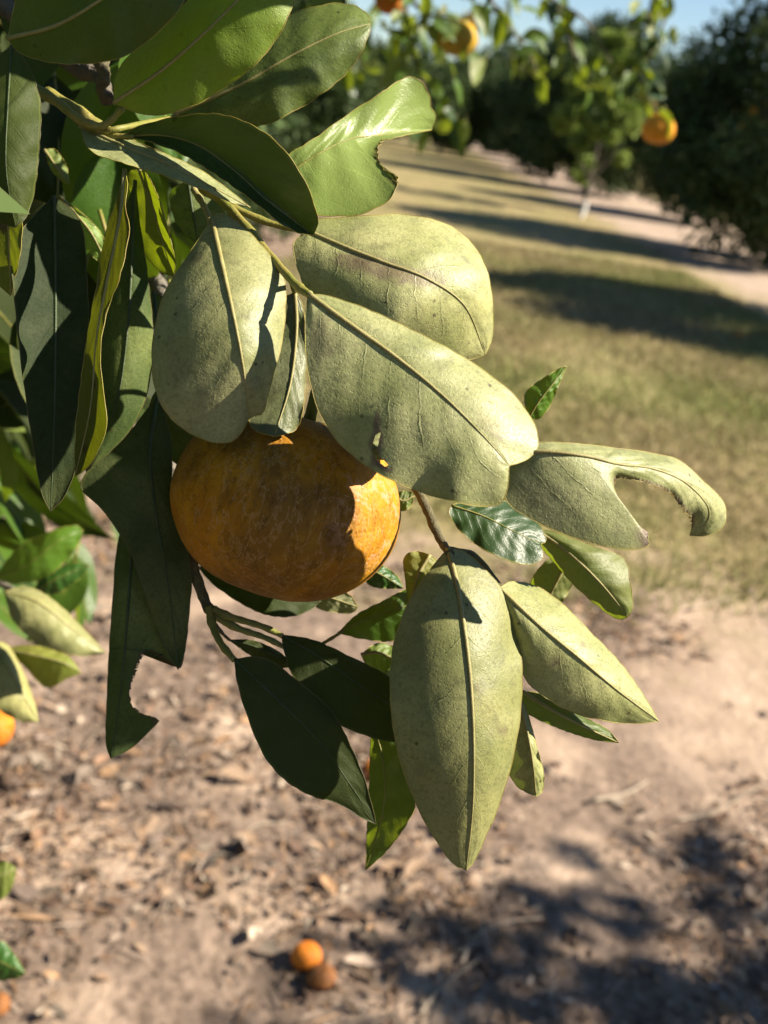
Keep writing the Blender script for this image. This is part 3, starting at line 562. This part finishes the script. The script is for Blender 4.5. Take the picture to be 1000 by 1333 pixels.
leaf([(162, 220, 330), (157, 280, 323), (141, 360, 318), (126, 440, 316), (118, 530, 317), (98, 620, 322)], [(155, 250), (136, 310), (126, 370), (115, 430), (105, 500), (98, 570)], [(166, 240), (163, 268), (168, 300), (156, 360), (141, 400), (131, 450), (133, 500), (139, 545), (130, 582), (112, 610)],
     eA=5, eB=-9, mat='young', color=(.48, .42, .18), cren=1.5, blem=[(122, 500, 3, 3, 0, .9), (110, 585, 3, 4, 0, .9)], label='narrow yellow green leaf standing almost edge on')
leaf([(176, 235, 350), (172, 330, 345), (165, 440, 342), (150, 530, 342), (112, 614, 346)], [(155, 300), (135, 400), (122, 500), (110, 570)], [(182, 290), (191, 350), (199, 430), (196, 490), (180, 542), (150, 582)], eA=4, eB=7, mat='dull', color=(.7, .85, .55), label='shaded green leaf left of the oval pale leaf')
leaf([(182, 222, 356), (198, 265, 352), (212, 315, 350), (226, 360, 354)], [(168, 225), (172, 270), (184, 320), (205, 350)], [(192, 228), (208, 262), (220, 305), (228, 340)], eA=8, eB=-12, mat='young', color=(.8, .8, .35), label='small folded translucent leaf beside the oval pale leaf')
leaf([(78, 255, 388), (100, 280, 386), (120, 305, 386), (140, 345, 390)], [(85, 260), (115, 285), (135, 310)], [(82, 280), (100, 308), (125, 338)], eA=2, eB=2, mat='young', color=(1.0, 1.2, 1.0))  # small leaf shaped as the sunlit patch of a shadowed one
leaf([(58, 195, 400), (72, 215, 398), (90, 240, 400)], [(72, 195), (86, 215)], [(66, 220), (80, 235)], eA=2, eB=2, mat='young', color=(.8, .9, .8))
leaf([(205, 515, 362), (195, 590, 356), (205, 680, 354), (220, 770, 356), (232, 872, 362)], [(170, 560), (106, 626), (135, 665), (168, 716), (195, 790), (214, 840)], [(222, 570), (225, 640), (240, 700), (249, 750), (246, 800), (241, 845)], eA=-3, eB=5, mat='dull', color=(.8, .9, .75), label='broad dark leaf left of the fruit')  # shade deepened by the tint
leaf([(186, 620, 368), (172, 720, 364), (166, 800, 363), (158, 890, 364), (144, 988, 368)], [(155, 700, .2), (147, 780, .42), (142, 850, .62), (139, 920, .8), (138, 965, .93)],
     [(222, 680, .15), (243, 760, .35), (242, 820, .52), (236, 868, .60), (222, 862, .605), (200, 848, .61), (186, 851, .615), (178, 870, .65), (170, 893, .7), (170, 914, .76), (181, 928, .80), (206, 937, .83), (194, 952, .88), (172, 973, .95)], eA=4, eB=4, mat='dull', cren=.5, bite=(.602, .84), color=(.8, .9, .75), label='dark hanging leaf with a round bite near its tip')  # tint adds to the painted shade of this leaf
leaf([(205, 505, 372), (225, 520, 371), (250, 560, 373), (262, 610, 378)], [(195, 530), (205, 575), (235, 608)], [(235, 510), (265, 550), (275, 590)], eA=3, eB=3, mat='dull')
leaf([(200, 380, 372), (205, 430, 370), (215, 490, 372)], [(185, 410), (190, 460)], [(225, 400), (230, 460)], eA=3, eB=3, mat='dull', color=(1.6, 1.6, 1.8))
leaf([(245, 235, 366), (250, 270, 363), (258, 320, 366)], [(222, 250), (230, 290)], [(285, 250), (290, 295)], eA=5, eB=5, mat='dull', color=(1.3, 1.4, 1.1))

# --- twigs and petioles of the branch in focus
twig([(60, 120, 345), (115, 155, 343), (150, 178, 345), (215, 215, 350), (270, 248, 347), (300, 272, 342), (345, 325, 327), (385, 370, 311), (404, 384, 305.5)], .0021, .0011, 'twig_green')
twig([(252, 246, 342), (262, 262, 338), (272, 282, 334), (280, 305, 331)], .0011, .0009, 'midrib', 'petiole')
twig([(378, 364, 313), (384, 380, 326), (392, 420, 341)], .0009, .0006, 'twig_green', 'petiole')
twig([(300, 268, 346), (350, 290, 345), (402, 302, 342), (430, 314, 338)], .0011, .001, 'twig_green', 'petiole')
twig([(525, 600, 352), (545, 640, 348), (560, 672, 343), (572, 700, 338), (586, 722, 331)], .0018, .0013, 'twig_brown')
twig([(586, 715, 338), (620, 725, 345), (655, 768, 340)], .001, .0008, 'twig_brown', 'petiole')
twig([(648, 596, 311), (658, 594, 309), (672, 590, 307)], .0007, .0006, 'twig_green', 'petiole')
twig([(235, 700, 366), (252, 742, 364), (268, 785, 362), (278, 800, 360)], .0022, .0016, 'twig_brown')
twig([(272, 790, 360), (277, 815, 356), (288, 838, 351), (305, 859, 346)], .0014, .0010, 'twig_green', 'petiole')
twig([(278, 793, 360), (300, 803, 358), (340, 815, 357), (368, 828, 356)], .0014, .0009, 'twig_green', 'petiole')
twig([(276, 800, 361), (310, 818, 359), (345, 830, 358), (375, 845, 357)], .0014, .0008, 'twig_green', 'petiole')
twig([(280, 812, 362), (290, 825, 362), (300, 834, 362)], .0007, .0005, 'twig_brown', 'petiole')
twig([(420, 838, 374), (435, 829, 373), (448, 821, 372)], .0006, .0005, 'twig_green', 'petiole')
twig([(20, 100, 340), (70, 130, 336), (108, 158, 334), (135, 163, 333), (160, 140, 331)], .0016, .0010, 'twig_green', 'petiole')
twig([(100, 155, 336), (130, 170, 337), (165, 165, 340), (230, 152, 374)], .0012, .0008, 'twig_green', 'petiole')
twig([(120, 165, 337), (140, 176, 338), (175, 178, 336)], .0012, .0009, 'twig_green', 'petiole')
twig([(-60, -40, 420), (20, 20, 400), (95, 85, 380), (130, 100, 372), (140, 130, 368)], .0035, .0022, 'bark')
# knobbly old fruit stalk at the twig fork
twig([(128, 70, 366), (133, 85, 364), (136, 100, 364), (131, 115, 365), (134, 124, 366)], .0026, .0014, 'twig_brown', 'old_fruit_stalk')

# --- generic leaves for the tree's inside and its lower branches
def generic_leaf(seed, L=.078, Wd=.036, fold=.25, droop=.25):
    r = random.Random(seed); ns, nt_ = 12, 4; V = []; uv = []
    for i_ in range(ns+1):
        s = i_/ns; wd = Wd*.5*(math.sin(math.pi*min(1, s*1.02)**.8)**.75 if 0 < s < 1 else 0.02); yy = L*(s-.12*droop*s*s); zz = -droop*L*s*s*.55
        for j_ in range(-nt_, nt_+1):
            t = j_/nt_; V.append((t*wd, yy, zz+abs(t)*wd*fold+.0009*math.sin(9*s+4*t+seed))); uv.append((s, t))
    w_ = 2*nt_+1; Fc = [(i_*w_+j_, i_*w_+j_+1, (i_+1)*w_+j_+1, (i_+1)*w_+j_) for i_ in range(ns) for j_ in range(2*nt_)]
    tv, tf = frame_tube([(0, L*(s-.12*droop*s*s), -droop*L*s*s*.55-.0002) for s in np.linspace(-.12, 1, 9)], np.linspace(.0009, .0003, 9), 5)
    nb = len(V); return V, uv, Fc, tv, tf, nb
GL = {}
def gleaf_mesh(k_, mat):
    key = (k_, mat)
    if key not in GL:
        V, uv, Fc, tv, tf, nb = generic_leaf(k_, .07+.006*(k_ % 4), .034+.003*(k_ % 3), .15+.12*(k_ % 3), .1+.2*(k_ % 4))
        Fx = Fc+[tuple(nb+q for q in f) for f in tf]
        GL[key] = mesh_np('leaf', np.vstack([V, tv]), Fx, [M[mat], M['twig_green']], np.vstack([uv, np.full((len(tv), 2), .5)]), midx=[0]*len(Fc)+[1]*len(tf))
    return GL[key]
def orient(d, nrm):
    d = Vector(d).normalized(); nrm = Vector(nrm); nrm = (nrm-d*nrm.dot(d)); nrm = nrm.normalized() if nrm.length > 1e-4 else d.orthogonal().normalized()
    x = d.cross(nrm); return Matrix((x, d, nrm)).transposed().to_euler()
def gleaf(tree, base, p, d, nrm, mat, sc_=1.0, color=(1, 1, 1)):
    o = obj('leaf', gleaf_mesh(random.randrange(8), mat), tree, (np.asarray(p)-base).tolist()); o.rotation_euler = orient(d, nrm); o.scale = (sc_, sc_, sc_); o.color = (*color, 1); return o
rr = random.Random(5)
def rv(s): return np.array([rr.gauss(0, s) for _ in range(3)])
UPC = np.array([0, 0, 1.0])
# deep shaded foliage behind the focused leaves, left part of the picture
for q in range(110):
    x, y = rr.uniform(-140, 225), rr.uniform(-60, 590); d = rr.uniform(.44, .80)
    if (x > 170 and y > 480) or (y > 400 and d < .62): continue
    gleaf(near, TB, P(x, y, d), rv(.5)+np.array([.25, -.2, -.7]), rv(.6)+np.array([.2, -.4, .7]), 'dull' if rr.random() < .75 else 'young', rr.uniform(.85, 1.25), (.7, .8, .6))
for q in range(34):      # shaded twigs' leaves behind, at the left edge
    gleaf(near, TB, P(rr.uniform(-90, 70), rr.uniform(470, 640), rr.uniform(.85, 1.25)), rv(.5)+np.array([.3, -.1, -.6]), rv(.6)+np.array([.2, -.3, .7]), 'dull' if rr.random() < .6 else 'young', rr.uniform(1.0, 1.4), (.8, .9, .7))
for q in range(24):      # lower left branch tips, out of focus
    x, y = rr.uniform(-140, 110), rr.uniform(620, 790); d = rr.uniform(.72, .98)
    gleaf(near, TB, P(x, y, d), rv(.45)+np.array([.55, -.1, -.45]), rv(.5)+np.array([.5, -.3, .7]), 'young' if rr.random() < .75 else 'leaf', rr.uniform(.75, 1.05))
for q in range(26):      # leaves above and left of the frame, shading the branch
    x, y = rr.uniform(-420, -60), rr.uniform(-260, 480); d = rr.uniform(.34, .8)
    gleaf(near, TB, P(x, y, d), rv(.5)+np.array([.3, -.2, -.7]), rv(.6)+np.array([.2, -.4, .7]), 'dull', rr.uniform(.9, 1.25))
# nearer blurred leaves at the left edge
leaf([(5, 770, 620), (50, 785, 612), (95, 820, 612), (138, 850, 618)], [(38, 764), (75, 786), (112, 822)], [(20, 812), (60, 842), (105, 854)], eA=20, eB=-3, puff=3, color=(1.35, 1.3, 1.25), label='pale curled leaf out of focus at the left edge')
leaf([(-12, 838, 640), (10, 870, 632), (30, 905, 632), (50, 940, 640)], [(8, 838), (28, 870), (44, 912)], [(-30, 880), (-5, 920), (25, 938)], eA=16, eB=-3, puff=2, color=(1.4, 1.35, 1.2), label='pale leaf tip out of focus low at the left edge')
leaf([(-8, 752, 640), (35, 735, 632), (75, 705, 632), (108, 690, 640)], [(25, 712), (70, 690), (98, 684)], [(20, 760), (65, 748), (100, 712)], eA=8, eB=8, side='upper', mat='young', color=(1.25, 1.25, 1.1), label='bright green blurred leaf at the left edge')
leaf([(40, 775, 650), (70, 755, 645), (116, 735, 650)], [(60, 745), (95, 733)], [(75, 772), (105, 752)], eA=6, eB=6, side='upper', color=(1.2, 1.4, 1.0))
leaf([(0, 845, 660), (40, 852, 652), (80, 862, 652), (106, 876, 660)], [(40, 840), (85, 852)], [(30, 866), (60, 895), (90, 882)], eA=8, eB=8, mat='young', color=(1.0, .95, .6))
leaf([(-25, 1140, 700), (0, 1140, 696), (22, 1132, 700)], [(0, 1122), (15, 1125)], [(-5, 1172), (14, 1158)], eA=6, eB=6, mat='young', color=(1.1, 1.1, .9))
leaf([(-25, 1245, 700), (0, 1252, 696), (34, 1268, 700)], [(0, 1225), (18, 1242)], [(-5, 1275), (18, 1274)], eA=6, eB=6, side='upper', color=(1.3, 1.7, 1.2))
# the rest of the near tree's own crown, left of and above the frame
def near_crown():
    r = np.random.default_rng(77); N = 9000; q = r.normal(size=(N, 3)); q /= np.linalg.norm(q, axis=1)[:, None]
    p = np.array([-1.0, .95, 1.55])+q*np.array([1.25, 1.25, 1.25])*(r.random(N)**.3)[:, None]
    c = (p-CAM) @ RM; z = -c[:, 2]; X = 500+c[:, 0]/z*F_PX; Yp = 666.5-c[:, 1]/z*F_PX
    inf = (z > 0) & (X > -90) & (X < 1100) & (Yp > -130) & (Yp < 1450)
    ok = ~inf | ((z > .62) & (X < 190) & (Yp < 640)); ok &= (p[:, 2] > .35) & (np.linalg.norm(p-CAM, axis=1) > .3)
    p = p[ok]; N = len(p)
    ax = r.normal(0, .6, (N, 3))+np.array([.2, -.1, -.6]); ax /= np.linalg.norm(ax, axis=1)[:, None]
    nn = r.normal(0, .6, (N, 3))+np.array([.2, -.3, .6]); nn -= ax*np.sum(ax*nn, 1)[:, None]; nn /= np.linalg.norm(nn, axis=1)[:, None]
    sd_ = np.cross(ax, nn); L = (.085*r.uniform(.7, 1.2, N))[:, None]; W = L*.22
    V = np.stack([p, p+ax*L*.3+sd_*W*.9, p+ax*L*.7+sd_*W*.8, p+ax*L, p+ax*L*.7-sd_*W*.8, p+ax*L*.3-sd_*W*.9], 1).reshape(-1, 3)-TB
    Fq = np.arange(6*N).reshape(-1, 6)
    cc = np.array(DARK)[r.integers(0, 4, N)]*r.uniform(.8, 1.6, (N, 1)); C4 = np.repeat(np.hstack([cc, np.ones((N, 1))]), 6, axis=0)
    obj('crown', mesh_np('crown', V, Fq, M['crown'], cols=C4, smooth=False), near)
near_crown()
# trunk and limbs of the near tree (left of the frame) carrying the branch
def wpath(pts, r, mat, name, par, base): 
    C = spline(pts, per=8); return tube_obj(name, C, np.interp(np.linspace(0, 1, len(C)), np.linspace(0, 1, len(r)), r), M[mat], par, base)
pb = P(-60, -40, .42)
wpath([(-.95, .95, -.05), (-.94, .95, .05), (-.92, .93, .5), (-.90, .9, .85)], [.085, .065, .055, .05], 'bark', 'trunk', near, TB)
wpath([(-.90, .9, .82), (-.75, .8, 1.25), (-.5, .62, 1.52), (pb+np.array([-.08, .03, .02])).tolist(), pb.tolist()], [.032, .022, .012, .005, .0036], 'bark', 'branch', near, TB)
wpath([(-.91, .91, .8), (-1.15, 1.2, 1.3), (-1.25, 1.35, 1.9), (-1.1, 1.5, 2.4)], [.034, .026, .018, .008], 'bark', 'branch', near, TB)
wpath([(-.92, .92, .7), (-.65, .95, .95), (-.42, .85, 1.05), P(20, 770, .66).tolist()], [.02, .012, .006, .002], 'bark', 'branch', near, TB)
wpath([(-.75, .8, 1.25), (-.5, .7, 1.33), P(120, 300, .5).tolist(), P(235, 700, .367).tolist()], [.014, .008, .004, .0023], 'bark', 'branch', near, TB)

# ------------------------------------------------------------------ fruit
def mandarin_mesh(name, R, mat, seed, flat=.82):
    nu, nv = 48, 32; V = []
    for j_ in range(nv+1):
        th = math.pi*j_/nv
        for i_ in range(nu):
            ph = 2*math.pi*i_/nu
            r = R*(1+.010*math.cos(ph*9+seed)*math.sin(th)**2+.02*mnoise.noise((2*math.sin(th)*math.cos(ph)+seed, 2*math.sin(th)*math.sin(ph), 2*math.cos(th))))
            dz = -.10*R*math.exp(-(th/.28)**2)+.07*R*math.exp(-((math.pi-th)/.25)**2)
            V.append((r*math.sin(th)**.93*math.cos(ph) if 0 < th < math.pi-1e-6 else 0, r*math.sin(th)**.93*math.sin(ph) if 0 < th < math.pi-1e-6 else 0, r*flat*math.cos(th)+dz))
    Fc = [(j_*nu+i_, (j_+1)*nu+i_, (j_+1)*nu+(i_+1) % nu, j_*nu+(i_+1) % nu) for j_ in range(nv) for i_ in range(nu)]
    return mesh_np(name, V, Fc, M[mat])
def calyx_mesh(R):
    V, Fc = [], []
    for k_ in range(5):
        a = 6.283*k_/5; b = len(V)
        for (rr_, da, z) in ((.02, 0, .012), (.13, -.45, .0), (.22, 0, -.01), (.13, .45, .0)): V.append((rr_*R*2*math.cos(a+da), rr_*R*2*math.sin(a+da), z*R*4))
        Fc.append((b, b+1, b+2, b+3))
    v, f = frame_tube([(0, 0, -.1*R), (0, 0, .1*R), (.05*R, 0, .6*R)], [.09*R, .06*R, .05*R], 6); b = len(V); V += [tuple(q) for q in v]; Fc += [tuple(b+i_ for i_ in ff) for ff in f]
    return mesh_np('calyx', V, Fc, M['twig_green'])
def mandarin(px, py, d, dia_px, label, mat='peel_plain', flat=.82, tilt=(0, 0, 0), group=None, seed=1, stem=True):
    R = dia_px/F_PX*d/2; c = P(px, py, d); e = empty('mandarin', c.tolist()); e.rotation_euler = tilt; tag(e, label, 'fruit', group)
    obj('peel', mandarin_mesh('peel', R, mat, seed, flat), e)
    if stem: obj('calyx', calyx_mesh(R), e, (0, 0, R*flat*.97-.10*R))
    return e
mandarin(373, 656, .352, 299, 'ripe mottled orange mandarin in the centre under the leaves', 'peel', .83, (math.radians(14), math.radians(9), 2.1), seed=2)
HG = 'blurred fruit hanging in the background'
mandarin(857, 168, 2.2, 43, 'single blurred orange fruit hanging at the upper right', 'peel_plain', .88, (0, .1, 1), HG, 5)
mandarin(597, 50, 1.75, 52, 'blurred yellowish fruit among the leaves at the top middle', 'peel_yellow', .88, (.1, 0, 2), HG, 6)
mandarin(624, 22, 2.2, 30, 'small blurred orange fruit just right of the yellowish one', 'peel_plain', .9, (0, 0, 3), HG, 7)
mandarin(508, 0, 1.9, 42, 'blurred dark orange fruit cut by the top edge', 'peel_fallen', .88, (0, 0, 1), HG, 8)
mandarin(-14, 946, .66, 64, 'blurred orange fruit cut by the left edge', 'peel_fallen', .88, (0, .3, 1), None, 9)
TG = 'small ripe fruit on the large dark tree'
for q, (x, y, lab) in enumerate([(981, 143, 'small orange spot of fruit in the upper right tree, near the edge'), (936, 200, 'small pale orange fruit low in the upper right tree'), (966, 164, 'small dull orange fruit in the middle of the upper right tree')]):
    mandarin(x, y, 15.9, 8.5, lab, 'peel_plain', .9, (0, 0, q), TG, 20+q, False)
# fallen fruit on the mulch
def fallen(px, py, R, label, mat, seed, squash=.86):
    g = ground_at(px, py); e = tag(obj('fallen_mandarin', mandarin_mesh('fallen_mandarin', R, mat, seed, squash), None, (g[0], g[1], gz(g[0], g[1])+R*squash*.93)), label, 'fruit', 'fallen fruit on the ground'); e.rotation_euler = (.15, .1, seed); return e
fallen(397, 1257, .027, 'bright orange fallen fruit lying on the mulch', 'peel_fallen', 3)
fallen(417, 1281, .025, 'brown rotten fallen fruit touching the orange one', 'peel_rot', 4, .75)
fallen(-4, 1318, .02, 'reddish fallen fruit at the bottom left corner', 'peel_rot', 5)
fallen(486, 1012, .027, 'fallen fruit glimpsed between the hanging leaves', 'peel_fallen', 6)
fallen(962, 440, .035, 'fallen fruit in the shaded grass at the right', 'peel_fallen', 7)
# dead twigs on the mulch
for q, (pts, r, lab) in enumerate([([(600, 1260), (618, 1225), (660, 1205), (705, 1198)], .004, 'pale curved dead twig on the mulch below the long leaf'), ([(545, 1325), (575, 1290), (640, 1240)], .003, 'thin dead twig crossing the curved one'),
                                   ([(770, 1045), (810, 1038), (842, 1022)], .006, 'short pale stick on the mulch at the right'), ([(880, 1070), (930, 1060), (985, 1030)], .004, 'thin stick beside the sandy patch at the right'),
                                   ([(300, 1110), (330, 1080), (370, 1075)], .003, 'thin twig on the mulch left of the hanging leaves'), ([(895, 800), (925, 792), (955, 782)], .006, 'pale stick on the sand at the grass edge')]):
    C = [(*(ground_at(*p)[:2]), 0) for p in pts]; C = [(c[0], c[1], gz(c[0], c[1])+r*1.2+.006) for c in C]; C = spline(C, per=6)
    tag(tube_obj('fallen_twig', C, np.linspace(r, r*.5, len(C)), M['stick'], None, (0, 0, 0), 6), lab, 'twig', 'dead twigs on the ground')

# ------------------------------------------------------------------ next tree of the row, its branches hang in at the top
T2 = np.array([-1.7, 4.3, 0.0])
t2 = empty('citrus_tree', T2.tolist()); tag(t2, 'second citrus tree whose fruiting branches hang in along the top', 'tree', LG)
o = obj('trunk', TRK, t2)
o = obj('crown', CR[1], t2); o.scale = (.72, .72, .8); o.rotation_euler.z = 2.7
sprays = [  # (path in px with depth m, leaves, spread px)
    ([(430, -160, 2.3), (500, -60, 2.0), (545, 10, 1.8), (590, 25, 1.75), (597, 40, 1.75)], 40, 60),
    ([(470, -140, 2.2), (520, -20, 1.9), (535, 60, 1.8), (550, 110, 1.8), (560, 140, 1.8)], 44, 60),
    ([(400, -120, 2.5), (440, -20, 2.3), (455, 40, 2.2), (470, 90, 2.2)], 40, 60),
    ([(560, -140, 2.3), (620, -30, 2.2), (660, 30, 2.2), (690, 70, 2.2), (700, 100, 2.2)], 30, 44),
    ([(600, -140, 2.3), (690, -40, 2.25), (720, 0, 2.25), (760, 25, 2.25), (790, 70, 2.25), (800, 100, 2.25)], 14, 34),
    ([(640, -150, 2.3), (780, -70, 2.2), (850, -30, 2.2), (845, 20, 2.2), (830, 70, 2.2), (840, 115, 2.2), (856, 148, 2.2)], 46, 30),
    ([(850, -30, 2.2), (870, 0, 2.2), (860, 40, 2.2), (835, 90, 2.2)], 14, 22),
    ([(690, -60, 2.3), (735, 30, 2.3), (750, 80, 2.3), (762, 112, 2.3)], 12, 28),
]
for path, nl, spd in sprays:
    W3 = PN([(p[0], p[1], p[2]) for p in path]); C = spline(W3, per=8); tube_obj('branch', C, np.linspace(.006, .0016, len(C)), M['twig_brown'], t2, T2, 6)
    T_ = np.gradient(C, axis=0)
    for q in range(nl):
        u = rr.uniform(.28, 1.0)**.9; i_ = min(int(u*len(C)), len(C)-1); d = T_[i_]/np.linalg.norm(T_[i_]); p = C[i_]+rv(spd*.35/F_PX*2.1)
        gleaf(t2, T2, p, d*.5+rv(.55)+np.array([0, 0, -.25]), rv(.6)+np.array([.3, -.2, .6]), 'young' if rr.random() < .75 else 'leaf', rr.uniform(.48, .78))
wpath([(-1.7, 4.33, .7), (-1.2, 3.7, 1.7), (-.6, 2.9, 2.15), PN([(470, -140, 2.2)])[0].tolist()], [.045, .035, .02, .008], 'bark', 'branch', t2, T2)
wpath([(-.6, 2.9, 2.15), PN([(560, -140, 2.3)])[0].tolist(), PN([(640, -150, 2.3)])[0].tolist(), PN([(780, -70, 2.2)])[0].tolist()], [.014, .010, .007, .004], 'bark', 'branch', t2, T2)
wpath([(-.6, 2.9, 2.15), PN([(430, -160, 2.3)])[0].tolist(), PN([(400, -120, 2.5)])[0].tolist()], [.010, .007, .005], 'bark', 'branch', t2, T2)
